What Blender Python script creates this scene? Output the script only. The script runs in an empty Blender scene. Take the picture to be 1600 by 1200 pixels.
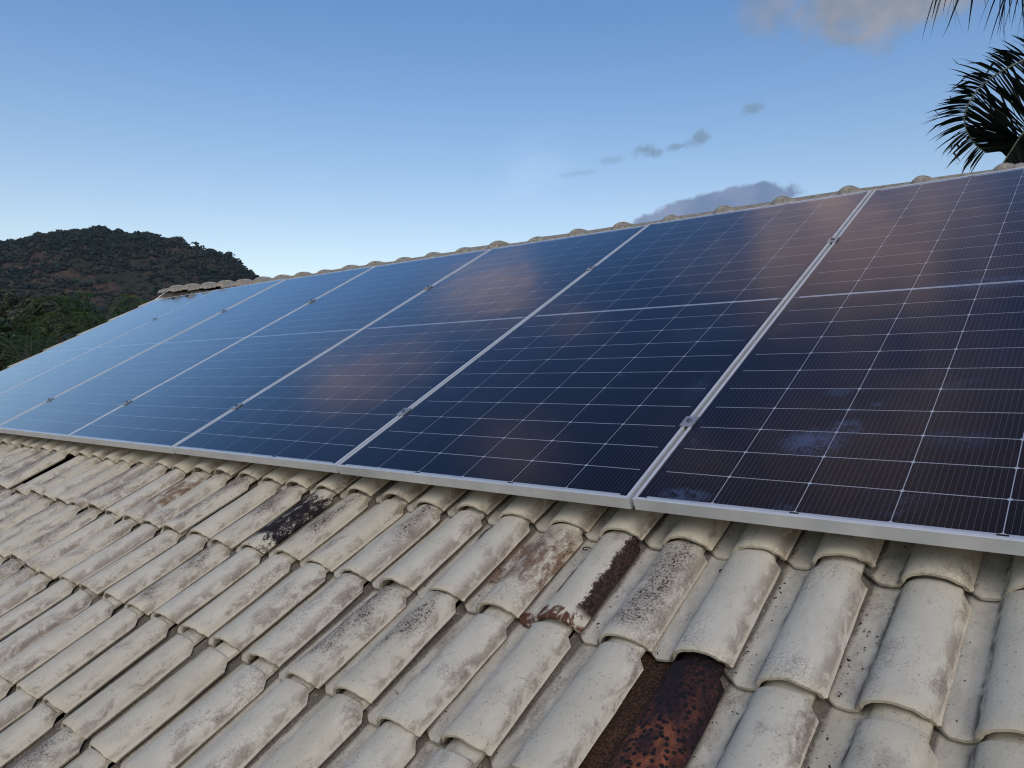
import bpy, math, random
import numpy as np
from mathutils import Vector, Matrix, Euler, noise as mnoise

scene = bpy.context.scene
COL = scene.collection
PI = math.pi
R_ = math.radians

# ------------------------------------------------------------------ frame of reference
# x runs along the ridge, y is horizontal up-slope, z is up; the origin is the lower
# corner between the two nearest solar panels, on the plane of the panel tops.
PITCH = R_(28.7048)
CP, SP = math.cos(PITCH), math.sin(PITCH)
CAM_POS = Vector((0.96256, -1.59570, 0.27523))
CAM_RIGHT = Vector((0.76749, 0.64106, 0.0)).normalized()
CAM_FWD = Vector((-0.64106, 0.76749, 0.0)).normalized()
UP = Vector((0, 0, 1))
F_PX = 1193.35                       # focal length in pixels of the 1600 px wide photograph


def slope(u, v, n=0.0):
    """point given along the ridge (u), up the slope (v) and off the panel plane (n)"""
    return Vector((u, v * CP - n * SP, v * SP + n * CP))


def ray(px, py, dist):
    """point seen in direction px,py at the given forward distance"""
    return CAM_POS + dist * (CAM_FWD + CAM_RIGHT * ((px - 800) / F_PX) + UP * ((600 - py) / F_PX))


# ------------------------------------------------------------------ camera
cam_data = bpy.data.cameras.new('camera')
cam = bpy.data.objects.new('camera', cam_data)
COL.objects.link(cam)
cam_data.sensor_fit = 'HORIZONTAL'
cam_data.sensor_width = 36.0
cam_data.lens = 36.0 * F_PX / 1600.0
cam_data.clip_start = 0.05
cam_data.clip_end = 20000
cam.matrix_world = Matrix((
    (CAM_RIGHT.x, 0, -CAM_FWD.x, CAM_POS.x),
    (CAM_RIGHT.y, 0, -CAM_FWD.y, CAM_POS.y),
    (0, 1, 0, CAM_POS.z),
    (0, 0, 0, 1)))
scene.camera = cam

# ------------------------------------------------------------------ view
scene.view_settings.view_transform = 'Standard'
scene.view_settings.look = 'None'
scene.view_settings.gamma = 1
scene.view_settings.exposure = 0.54
scene.view_settings.use_curve_mapping = False
scene.cycles.filter_width = 1.15

# ------------------------------------------------------------------ sun and sky
SUN_AZ = R_(176)                     # measured from the viewing direction, positive = right
SUN_EL = R_(36.0)
sun_h = CAM_FWD * math.cos(SUN_AZ) + CAM_RIGHT * math.sin(SUN_AZ)
SUN_DIR = (sun_h * math.cos(SUN_EL) + UP * math.sin(SUN_EL)).normalized()
sd = bpy.data.lights.new('sun', 'SUN')
sd.energy = 0.92
sd.angle = R_(35)
sd.color = (1.0, 0.91, 0.80)
so = bpy.data.objects.new('sun', sd)
COL.objects.link(so)
so.rotation_euler = SUN_DIR.to_track_quat('Z', 'Y').to_euler()


class NT:
    """small helper for building node trees"""
    def __init__(self, tree):
        self.t = tree

    def n(self, typ, **kw):
        nd = self.t.nodes.new(typ)
        for k, v in kw.items():
            if k.startswith('i_'):
                key = k[2:]
                key = int(key) if key.isdigit() else key
                self.put(nd, key, v)
            else:
                setattr(nd, k, v)
        return nd

    def put(self, nd, key, v):
        s = nd.inputs[key]
        if hasattr(v, 'is_output') or isinstance(v, bpy.types.NodeSocket):
            self.t.links.new(v, s)
        else:
            s.default_value = v

    def math(self, op, a, b=0.0, c=None, clamp=False):
        nd = self.t.nodes.new('ShaderNodeMath')
        nd.operation = op
        nd.use_clamp = clamp
        self.put(nd, 0, a)
        self.put(nd, 1, b)
        if c is not None:
            self.put(nd, 2, c)
        return nd.outputs[0]

    def ramp(self, x, lo, hi, a=0.0, b=1.0, smooth=True):
        nd = self.t.nodes.new('ShaderNodeMapRange')
        nd.interpolation_type = 'SMOOTHSTEP' if smooth else 'LINEAR'
        nd.clamp = True
        for k, v in ((0, x), (1, lo), (2, hi), (3, a), (4, b)):
            self.put(nd, k, v)
        return nd.outputs[0]

    def mix(self, f, a, b):
        nd = self.t.nodes.new('ShaderNodeMix')
        nd.data_type = 'RGBA'
        nd.clamp_factor = True
        self.put(nd, 0, f)
        for k, v in ((6, a), (7, b)):
            if isinstance(v, (tuple, list)) and len(v) == 3:
                v = (*v, 1)
            self.put(nd, k, v)
        return nd.outputs[2]

    def noise(self, vec, scale, detail=4.0, rough=0.55, dist=0.0, dim='3D'):
        nd = self.t.nodes.new('ShaderNodeTexNoise')
        nd.noise_dimensions = dim
        self.put(nd, 'Vector', vec)
        self.put(nd, 'Scale', scale)
        self.put(nd, 'Detail', detail)
        self.put(nd, 'Roughness', rough)
        self.put(nd, 'Distortion', dist)
        return nd.outputs[0]

    def vadd(self, a, b):
        nd = self.t.nodes.new('ShaderNodeVectorMath')
        nd.operation = 'ADD'
        self.put(nd, 0, a)
        self.put(nd, 1, b)
        return nd.outputs[0]

    def vmul(self, a, b):
        nd = self.t.nodes.new('ShaderNodeVectorMath')
        nd.operation = 'MULTIPLY'
        self.put(nd, 0, a)
        self.put(nd, 1, b)
        return nd.outputs[0]

    def dot(self, a, b):
        nd = self.t.nodes.new('ShaderNodeVectorMath')
        nd.operation = 'DOT_PRODUCT'
        self.put(nd, 0, a)
        self.put(nd, 1, b)
        return nd.outputs['Value']


def build_world():
    w = bpy.data.worlds.new('World')
    scene.world = w
    w.use_nodes = True
    t = w.node_tree
    t.nodes.clear()
    q = NT(t)
    out = q.n('ShaderNodeOutputWorld')
    sky = q.n('ShaderNodeTexSky')
    sky.sky_type = 'NISHITA'
    sky.sun_disc = False
    sky.sun_elevation = SUN_EL
    sky.sun_rotation = math.atan2(SUN_DIR.x, SUN_DIR.y)
    sky.altitude = 50
    sky.air_density = 1.0
    sky.dust_density = 0.7
    sky.ozone_density = 2.0
    bg_sky = q.n('ShaderNodeBackground')
    # evening air: paler towards the horizon, deeper blue overhead, all the way round
    zc = q.dot(q.n('ShaderNodeTexCoord').outputs['Generated'], (0, 0, 1))
    tint = q.mix(q.ramp(zc, math.sin(R_(8)), math.sin(R_(26)), smooth=False), (1.14, .98, .83), (.66, .84, .97))
    tint = q.mix(q.ramp(zc, math.sin(R_(26)), math.sin(R_(48)), smooth=False), tint, (.54, .76, .97))
    mul = q.n('ShaderNodeMix', data_type='RGBA', blend_type='MULTIPLY')
    q.put(mul, 0, 1.0)
    q.put(mul, 6, sky.outputs[0])
    q.put(mul, 7, tint)
    q.put(bg_sky, 'Color', mul.outputs[2])
    q.put(bg_sky, 'Strength', SKY_STRENGTH)

    d = q.n('ShaderNodeTexCoord').outputs['Generated']
    xr = q.dot(d, tuple(CAM_RIGHT))
    yf = q.dot(d, tuple(CAM_FWD))
    zz = q.dot(d, (0, 0, 1))
    az = q.math('ARCTAN2', xr, yf)
    el = q.math('ARCSINE', zz)
    comb = q.n('ShaderNodeCombineXYZ')
    q.put(comb, 0, az)
    q.put(comb, 1, el)
    ae = comb.outputs[0]
    # billow used to break up the outlines of the clouds
    bil = q.noise(ae, 26.0, 5.0, 0.5)
    bil2 = q.noise(ae, 11.0, 5.0, 0.6, 0.4)
    fine = q.noise(ae, 90.0, 3.0, 0.6)
    bil3 = q.noise(ae, 34.0, 6.0, 0.55)
    pufn = q.noise(ae, 48.0, 5.0, 0.62, .3)

    def puff(a0, e0, w, h, amp, soft, nz, tilt=0.0):
        """density of one cloud centred at az/el (degrees)"""
        da = q.math('SUBTRACT', az, R_(a0))
        de = q.math('SUBTRACT', el, R_(e0))
        de = q.math('SUBTRACT', de, q.math('MULTIPLY', da, tilt))
        a = q.math('DIVIDE', da, R_(w))
        b = q.math('DIVIDE', de, R_(h))
        r = q.math('SQRT', q.math('ADD', q.math('MULTIPLY', a, a), q.math('MULTIPLY', b, b)))
        v = q.math('SUBTRACT', 1.0, r)
        v = q.math('ADD', v, q.math('MULTIPLY', q.math('SUBTRACT', nz, 0.5), amp))
        return q.ramp(v, 0.0, soft)

    cur = bg_sky.outputs[0]

    def layer(mask, col, strength=1.0):
        nonlocal cur
        b = q.n('ShaderNodeBackground')
        if isinstance(col, tuple):
            col = (*col, 1)
        q.put(b, 'Color', col)
        q.put(b, 'Strength', strength)
        m = q.n('ShaderNodeMixShader')
        q.put(m, 0, q.math('MULTIPLY', mask, 1.0, clamp=True))
        t.links.new(cur, m.inputs[1])
        t.links.new(b.outputs[0], m.inputs[2])
        cur = m.outputs[0]

    # thin cirrus
    ci = q.noise(q.vmul(ae, (9.0, 30.0, 1.0)), 1.0, 5.0, 0.6, 0.8)
    cir = puff(1.5, 15.8, 4.5, 3.2, 1.6, 1.2, ci, 0.35)
    layer(q.math('MULTIPLY', cir, 0.07), (0.62, 0.76, 0.93))
    # low grey scraps near the horizon
    for (a0, e0, w, h) in ((-17.4, 7.5, 2.6, 0.30), (-12.6, 8.25, 1.1, 0.22)):
        layer(q.math('MULTIPLY', puff(a0, e0, w, h, 1.6, 0.8, fine), 0.45), (0.38, 0.48, 0.58))
    # row of small dark puffs
    for (a0, e0, w, h, op) in ((9.9, 16.8, 1.05, 0.60, .9), (10.8, 16.6, .7, .40, .7), (12.4, 16.9, 1.1, 0.40, .8),
                               (13.9, 17.4, 1.2, 0.66, .95), (7.5, 16.2, 1.3, 0.40, .38), (5.2, 15.4, 1.8, .30, .30),
                               (17.5, 19.0, 1.0, .46, .85)):
        layer(q.math('MULTIPLY', puff(a0, e0, w, h, 2.3, 0.8, pufn, .12), op), (0.145, 0.225, 0.33))
    # cloud standing over the ridge, flat below and lumpy above
    pinkish = puff(10.6, 12.7, 3.2, 1.1, 0.5, 1.0, bil2)
    ccol = q.mix(q.math('MULTIPLY', pinkish, .8), (0.115, 0.165, 0.275), (0.26, 0.24, 0.30))
    ccol = q.mix(q.ramp(bil, .35, .7), ccol, (0.165, 0.21, 0.325))
    main = puff(14.4, 11.8, 6.8, 1.95, 0.66, 0.15, bil3, .19)
    base_cut = q.ramp(q.math('SUBTRACT', el, q.math('MULTIPLY', az, .10)), R_(10.2), R_(10.9))
    layer(q.math('MULTIPLY', q.math('MULTIPLY', main, base_cut), .95), ccol)
    # grey-brown bank to the upper right and on overhead, lit pink from below
    bank = puff(26.6, 25.4, 7.6, 4.2, 1.5, .42, bil2, .10)
    bank2 = puff(18.8, 25.2, 2.9, 2.3, 1.4, .9, bil2)
    bcol = q.mix(q.ramp(bil, .3, .75), (0.160, 0.190, 0.230), (0.245, 0.240, 0.255))
    layer(q.math('MULTIPLY', bank2, .55), bcol)
    layer(q.math('MULTIPLY', bank, .86), bcol)
    # the bank goes on overhead in broken masses, lit pink from below
    pcol = q.mix(q.ramp(bil2, .3, .7), (0.46, 0.315, 0.32), (0.64, 0.435, 0.37))
    for (a0, e0, w, h, op, tl) in ((-12.5, 34.6, 8.0, 3.2, .66, .30), (-26.0, 31.8, 9.0, 2.7, .60, .42), (-22, 45, 8, 4.5, .55, .3), (-9, 40, 4, 1.6, .45, .5),
                               (18, 46, 18, 9.5, .95, .1), (38, 38, 10, 6, .8, .1), (10, 61, 36, 11.0, .90, 0), (-9, 54, 8, 3.0, .6, .3),
                               (48, 52, 16, 8, .6, .1), (-60, 40, 14, 6, .5, .1), (80, 35, 18, 6, .6, .1)):
        layer(q.math('MULTIPLY', puff(a0, e0, w, h, 1.1, 1.0, bil2, tl), op), pcol)
    big = q.noise(ae, 3.1, 4.0, 0.5, 0.2)
    over = q.math('MULTIPLY', q.ramp(big, .52, .64), q.ramp(q.math('ABSOLUTE', az), R_(60), R_(90)))
    over = q.math('MULTIPLY', over, q.ramp(el, R_(14), R_(24)))
    layer(q.math('MULTIPLY', over, .7), pcol)
    t.links.new(cur, out.inputs[0])


SKY_STRENGTH = 0.113
build_world()


# ------------------------------------------------------------------ helpers
def mesh_from(name, verts, faces, mats=(), smooth=None, midx=None):
    me = bpy.data.meshes.new(name)
    me.from_pydata([tuple(v) for v in verts], [], [tuple(f) for f in faces])
    for m in mats:
        me.materials.append(m)
    if midx is not None:
        me.polygons.foreach_set('material_index', midx)
    if smooth is not None:
        me.polygons.foreach_set('use_smooth', [True] * len(me.polygons))
        me.set_sharp_from_angle(angle=R_(smooth))
    me.update()
    return me


def link(name, me, parent=None, loc=None, rot=None):
    o = bpy.data.objects.new(name, me)
    COL.objects.link(o)
    if parent is not None:
        o.parent = parent
    if loc is not None:
        o.location = loc
    if rot is not None:
        o.rotation_euler = rot
    return o


def thing(o, label, cat, group=None):
    o['label'] = label
    o['category'] = cat
    if group:
        o['group'] = group
    return o


class MB:
    """collects boxes, tubes and quads into one mesh"""
    def __init__(self):
        self.v, self.f, self.m = [], [], []

    def box(self, x0, x1, y0, y1, z0, z1, mi=0):
        b = len(self.v)
        self.v += [(x, y, z) for z in (z0, z1) for y in (y0, y1) for x in (x0, x1)]
        for f in ((0, 2, 3, 1), (4, 5, 7, 6), (0, 1, 5, 4), (2, 6, 7, 3), (0, 4, 6, 2), (1, 3, 7, 5)):
            self.f.append(tuple(b + i for i in f))
            self.m.append(mi)

    def quad(self, a, b_, c, d, mi=0):
        b = len(self.v)
        self.v += [tuple(a), tuple(b_), tuple(c), tuple(d)]
        self.f.append((b, b + 1, b + 2, b + 3))
        self.m.append(mi)

    def tri(self, a, b_, c, mi=0):
        b = len(self.v)
        self.v += [tuple(a), tuple(b_), tuple(c)]
        self.f.append((b, b + 1, b + 2))
        self.m.append(mi)

    def tube(self, pts, rad, sides=6, mi=0, cap=True):
        pts = [Vector(p) for p in pts]
        n = len(pts)
        b0 = len(self.v)
        up = Vector((0.13, 0.21, 1))
        for i, p in enumerate(pts):
            tan = (pts[min(i + 1, n - 1)] - pts[max(i - 1, 0)]).normalized()
            s = tan.cross(up)
            if s.length < 1e-4:
                s = tan.cross(Vector((1, 0, 0)))
            s.normalize()
            w = s.cross(tan)
            r = rad[i] if isinstance(rad, (list, tuple)) else rad
            for k in range(sides):
                a = 2 * PI * k / sides
                self.v.append(tuple(p + s * (r * math.cos(a)) + w * (r * math.sin(a))))
        for i in range(n - 1):
            for k in range(sides):
                a, b = b0 + i * sides + k, b0 + i * sides + (k + 1) % sides
                self.f.append((a, b, b + sides, a + sides))
                self.m.append(mi)
        if cap:
            self.f.append(tuple(b0 + k for k in range(sides)))
            self.f.append(tuple(b0 + (n - 1) * sides + k for k in reversed(range(sides))))
            self.m += [mi, mi]

    def build(self, name, mats, parent=None, smooth=None, loc=None, rot=None):
        if not isinstance(mats, (list, tuple)):
            mats = [mats]
        me = mesh_from(name, self.v, self.f, mats, smooth, self.m)
        return link(name, me, parent, loc, rot)


def new_mat(name):
    m = bpy.data.materials.new(name)
    m.use_nodes = True
    t = m.node_tree
    t.nodes.clear()
    q = NT(t)
    out = q.n('ShaderNodeOutputMaterial')
    bs = q.n('ShaderNodeBsdfPrincipled')
    t.links.new(bs.outputs[0], out.inputs[0])
    return m, q, bs, out


def plain(name, col, rough=0.6, metal=0.0, var=0.0, scale=20.0, bump=0.0, spec=0.5):
    m, q, bs, out = new_mat(name)
    q.put(bs, 'Roughness', rough)
    q.put(bs, 'Metallic', metal)
    q.put(bs, 'Specular IOR Level', spec)
    co = q.n('ShaderNodeTexCoord').outputs['Object']
    nz = q.noise(co, scale, 5.0, 0.6)
    if var:
        lo = tuple(c * (1 - var) for c in col)
        hi = tuple(min(1, c * (1 + var)) for c in col)
        q.put(bs, 'Base Color', q.mix(q.ramp(nz, .3, .7), lo, hi))
    else:
        q.put(bs, 'Base Color', (*col, 1))
    if bump:
        b = q.n('ShaderNodeBump')
        q.put(b, 'Strength', bump)
        q.put(b, 'Distance', 0.01)
        q.put(b, 'Height', nz)
        q.put(bs, 'Normal', b.outputs[0])
    return m


# ------------------------------------------------------------------ tile materials
def tile_material(name, black=0.0, brown=0.0, terracotta=False, peel=0.0, speck=0.0):
    m, q, bs, out = new_mat(name)
    tc = q.n('ShaderNodeAttribute', attribute_name='tile_co').outputs['Vector']
    rnd = q.n('ShaderNodeObjectInfo').outputs['Random']
    off = q.n('ShaderNodeCombineXYZ')
    q.put(off, 0, q.math('MULTIPLY', rnd, 37.0))
    q.put(off, 1, q.math('MULTIPLY', rnd, 91.0))
    q.put(off, 2, q.math('MULTIPLY', rnd, 13.0))
    co = q.vadd(tc, off.outputs[0])
    sep = q.n('ShaderNodeSeparateXYZ')
    q.put(sep, 0, tc)
    X, Y, Z = sep.outputs[0], sep.outputs[1], sep.outputs[2]
    r2 = q.math('FRACT', q.math('MULTIPLY', rnd, 17.31))
    r3 = q.math('FRACT', q.math('MULTIPLY', rnd, 53.77))
    long = q.vmul(co, (1.0, .55, 1.0))
    n_big = q.noise(long, 11.0, 4.0, 0.55, .3)
    n_mid = q.noise(long, 34.0, 6.0, 0.65, .5)
    n_fine = q.noise(co, 190.0, 6.0, 0.7)
    n_grit = q.noise(co, 700.0, 3.0, 0.7)
    place = q.n('ShaderNodeNewGeometry').outputs['Position']
    n_roof = q.noise(place, 2.6, 4.0, .6)
    streak = q.noise(q.vmul(co, (1.0, .07, 1.0)), 120.0, 4.0, .6)
    if terracotta:
        base = q.mix(q.ramp(n_mid, .35, .65), (0.046, 0.017, 0.014), (0.215, 0.066, 0.032))
        base = q.mix(q.ramp(n_big, .42, .62), base, (0.028, 0.013, 0.017))
        vor = q.n('ShaderNodeTexVoronoi')
        q.put(vor, 'Vector', q.vadd(co, q.n('ShaderNodeVectorMath', operation='SCALE', i_0=(1, 1, 1), i_Scale=q.math('MULTIPLY', n_fine, .012)).outputs[0]))
        q.put(vor, 'Scale', 88.0)
        q.put(vor, 'Randomness', 1.0)
        spots = q.math('MULTIPLY', q.ramp(vor.outputs['Distance'], .50, .34), q.ramp(n_mid, .36, .46))
        base = q.mix(spots, base, (0.007, 0.006, 0.008))
        base = q.mix(q.math('MULTIPLY', q.ramp(n_fine, .56, .70), .75), base, (0.010, 0.008, 0.009))
        top = q.ramp(q.math('ADD', Y, q.math('MULTIPLY', n_mid, .40)), .38, .54)
        base = q.mix(q.math('MULTIPLY', top, q.ramp(n_fine, .62, .48)), base, (0.012, 0.008, 0.010))
        vor2 = q.n('ShaderNodeTexVoronoi')
        q.put(vor2, 'Vector', q.vadd(co, q.n('ShaderNodeVectorMath', operation='SCALE', i_0=(1, 1, 1), i_Scale=q.math('MULTIPLY', n_fine, .02)).outputs[0]))
        q.put(vor2, 'Scale', 190.0)
        base = q.mix(q.math('MULTIPLY', q.ramp(vor2.outputs['Distance'], .42, .25), q.ramp(n_big, .40, .55)), base, (0.009, 0.007, 0.008))
        # brown lichen rings in the channel
        ch = q.ramp(X, .062, .045)
        lich = q.mix(q.ramp(n_fine, .45, .62), (0.022, 0.013, 0.009), (0.10, 0.052, 0.022))
        base = q.mix(q.math('MULTIPLY', ch, .85), base, lich)
        q.put(bs, 'Roughness', .8)
    else:
        base = q.mix(q.ramp(n_big, .3, .7), (0.470, 0.414, 0.308), (0.600, 0.538, 0.418))
        base = q.mix(q.math('MULTIPLY', r2, .5), base, (0.590, 0.550, 0.470))
        base = q.mix(q.math('MULTIPLY', q.ramp(n_mid, .45, .75), .35), base, (0.45, 0.40, 0.315))
        # worn, yellower paint at the lower end
        fr = q.math('MULTIPLY', q.ramp(q.math('ADD', Y, q.math('MULTIPLY', n_mid, .03)), .055, .015), .6)
        base = q.mix(fr, base, (0.56, 0.48, 0.345))
        # purple-grey film in patches, more of it on some tiles
        amt = q.math('ADD', q.math('ADD', q.math('MULTIPLY', r3, .13), -.06 - brown * .12), q.math('MULTIPLY', q.math('SUBTRACT', n_roof, .47), .45))
        film = q.ramp(q.math('SUBTRACT', n_big, q.math('SUBTRACT', .60, amt)), -.05, .12)
        film = q.math('MULTIPLY', film, q.ramp(n_mid, .28, .62))
        base = q.mix(q.math('MULTIPLY', film, .52), base, (0.215, 0.172, 0.145))
        # brownish streaks down the slope
        st = q.math('MULTIPLY', q.ramp(streak, .52, .72), q.ramp(n_big, .4, .6))
        base = q.mix(q.math('MULTIPLY', st, .22), base, (0.25, 0.19, 0.14))
        # dirt that gathers along the right hand lip and in the channel, plus shade painted into the slit
        lip = q.math('MULTIPLY', q.ramp(X, .148, .174), q.ramp(q.math('ADD', n_mid, q.math('MULTIPLY', r2, .18)), .52, .70))
        base = q.mix(q.math('MULTIPLY', lip, .55), base, (0.16, 0.105, 0.078))
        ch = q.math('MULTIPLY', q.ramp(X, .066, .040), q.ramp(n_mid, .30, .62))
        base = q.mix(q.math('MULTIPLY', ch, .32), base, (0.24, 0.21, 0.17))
        gut_dirt_shade = q.math('MULTIPLY', q.ramp(q.math('ADD', X, q.math('MULTIPLY', n_mid, .026)), .025, .013), q.ramp(n_fine, .2, .5))  # slit under the neighbour's lip: dirt, coloured darker to stand for contact shade
        base = q.mix(q.math('MULTIPLY', gut_dirt_shade, .78), base, (0.030, 0.022, 0.017))
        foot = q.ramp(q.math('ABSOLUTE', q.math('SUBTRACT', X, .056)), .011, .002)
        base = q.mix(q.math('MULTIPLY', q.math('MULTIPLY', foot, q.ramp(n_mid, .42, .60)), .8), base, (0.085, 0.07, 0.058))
        wear = q.math('MULTIPLY', q.ramp(X, .1755, .1785), q.ramp(n_mid, .30, .50))
        base = q.mix(q.math('MULTIPLY', wear, .7), base, (0.58, 0.50, 0.37))
        # craze cracks
        vor = q.n('ShaderNodeTexVoronoi', feature='DISTANCE_TO_EDGE')
        wv = q.vadd(co, q.n('ShaderNodeVectorMath', operation='SCALE', i_0=(1, 1, 1), i_Scale=q.math('MULTIPLY', n_fine, .02)).outputs[0])
        q.put(vor, 'Vector', wv)
        q.put(vor, 'Scale', 85.0)
        crack = q.math('MULTIPLY', q.ramp(vor.outputs['Distance'], .055, .015), q.ramp(q.math('ADD', n_big, q.math('ADD', brown * .16, q.math('MULTIPLY', r2, .06))), .54, .66))
        base = q.mix(q.math('MULTIPLY', crack, .6), base, (0.10, 0.065, 0.05))
        # fine specks and pits
        sp = q.math('MULTIPLY', q.ramp(n_fine, .57, .66), q.ramp(q.math('ADD', n_mid, q.math('MULTIPLY', r3, .10)), .42, .66))
        base = q.mix(q.math('MULTIPLY', sp, .75), base, (0.075, 0.055, 0.045))
        base = q.mix(q.math('MULTIPLY', q.ramp(n_grit, .63, .72), .40), base, (0.13, 0.10, 0.085))
        if brown:
            bz = q.math('MULTIPLY', q.ramp(q.math('ABSOLUTE', q.math('SUBTRACT', Y, .19)), .15, .06), q.ramp(n_mid, .38, .60))
            base = q.mix(q.math('MULTIPLY', bz, brown), base, (0.20, 0.115, 0.072))
            base = q.mix(q.math('MULTIPLY', q.math('MULTIPLY', bz, q.ramp(n_fine, .5, .62)), .9), base, (0.055, 0.03, 0.025))
        if speck:
            zone = q.math('MULTIPLY', q.ramp(q.math('ABSOLUTE', q.math('SUBTRACT', X, .115)), .062, .02), q.ramp(n_big, .38, .56))
            zone = q.math('MULTIPLY', zone, q.ramp(Y, .01, .06))
            base = q.mix(q.math('MULTIPLY', zone, .45 * speck), base, (0.20, 0.145, 0.115))
            dots = q.ramp(q.math('ADD', n_fine, q.math('MULTIPLY', n_mid, .25)), .60, .72)
            base = q.mix(q.math('MULTIPLY', q.math('MULTIPLY', zone, dots), speck), base, (0.045, 0.028, 0.024))
        if black:
            bz = q.math('ADD', n_mid, q.math('MULTIPLY', q.ramp(q.math('ABSOLUTE', q.math('SUBTRACT', Y, .17)), .20, .05), .28))
            bl = q.ramp(q.math('ADD', q.math('ADD', bz, q.math('MULTIPLY', n_fine, .55)), q.math('MULTIPLY', n_grit, .25)), 1.00, 1.14)
            bl = q.math('MULTIPLY', bl, q.ramp(X, .055, .085))
            base = q.mix(q.math('MULTIPLY', bl, black), base, (0.016, 0.012, 0.013))
        if peel:
            jag = q.math('ADD', q.math('MULTIPLY', n_fine, .030), q.math('MULTIPLY', n_mid, .035))
            edge = q.ramp(q.math('ADD', X, q.math('MULTIPLY', jag, 1.25)), .193, .198)
            edge = q.math('MULTIPLY', edge, q.ramp(Y, .035, .06))
            base = q.mix(edge, base, q.mix(q.ramp(n_fine, .44, .62), (0.014, 0.010, 0.009), (0.085, 0.042, 0.028)))
            fr2 = q.ramp(q.math('SUBTRACT', Y, jag), .006, .000)
            fr2 = q.math('MULTIPLY', fr2, q.ramp(n_mid, .43, .52))
            base = q.mix(fr2, base, (0.105, 0.042, 0.026))
            lf = q.math('MULTIPLY', q.ramp(q.math('ADD', X, jag), .118, .112), q.ramp(q.math('ABSOLUTE', q.math('SUBTRACT', Y, .15)), .075, .05))
            lf = q.math('MULTIPLY', lf, q.math('MULTIPLY', q.ramp(X, .05, .06), q.ramp(n_mid, .44, .52)))
            base = q.mix(lf, base, (0.07, 0.035, 0.028))
        q.put(bs, 'Roughness', q.ramp(n_mid, .3, .7, .70, .86))
    q.put(bs, 'Specular IOR Level', .22)
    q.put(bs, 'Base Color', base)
    b = q.n('ShaderNodeBump')
    q.put(b, 'Strength', .6)
    q.put(b, 'Distance', .004)
    hgt = q.math('ADD', q.math('MULTIPLY', n_fine, .5), q.math('MULTIPLY', n_mid, .45))
    q.put(b, 'Height', hgt)
    q.put(bs, 'Normal', b.outputs[0])
    return m


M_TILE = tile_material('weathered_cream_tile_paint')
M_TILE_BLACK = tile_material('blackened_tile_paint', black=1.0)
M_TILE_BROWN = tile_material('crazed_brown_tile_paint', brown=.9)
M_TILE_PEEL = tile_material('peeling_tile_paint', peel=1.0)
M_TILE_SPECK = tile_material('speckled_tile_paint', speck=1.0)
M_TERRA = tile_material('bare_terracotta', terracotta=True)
M_DECK = plain('roof_board', (0.05, 0.042, 0.035), .9, var=.4)
M_WALL = plain('painted_render', (0.62, 0.58, 0.48), .8, var=.08, scale=3, bump=.1)
M_MORTAR = plain('ridge_mortar', (0.13, 0.10, 0.075), .9, var=.6, scale=22, bump=.6)

# ------------------------------------------------------------------ roof tiles
TILE_N = -0.150                       # height of the channel floors below the panel tops
COL_W = 0.1745
ROW_V = 0.3345


def carry_co(me, co=None):
    """store each vertex's place on its own tile, for the weathering"""
    a = me.attributes.new('tile_co', 'FLOAT_VECTOR', 'POINT')
    if co is None:
        co = np.empty(len(me.vertices) * 3, dtype=np.float32)
        me.vertices.foreach_get('co', co)
    a.data.foreach_set('vector', np.asarray(co, dtype=np.float32).ravel())


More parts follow.
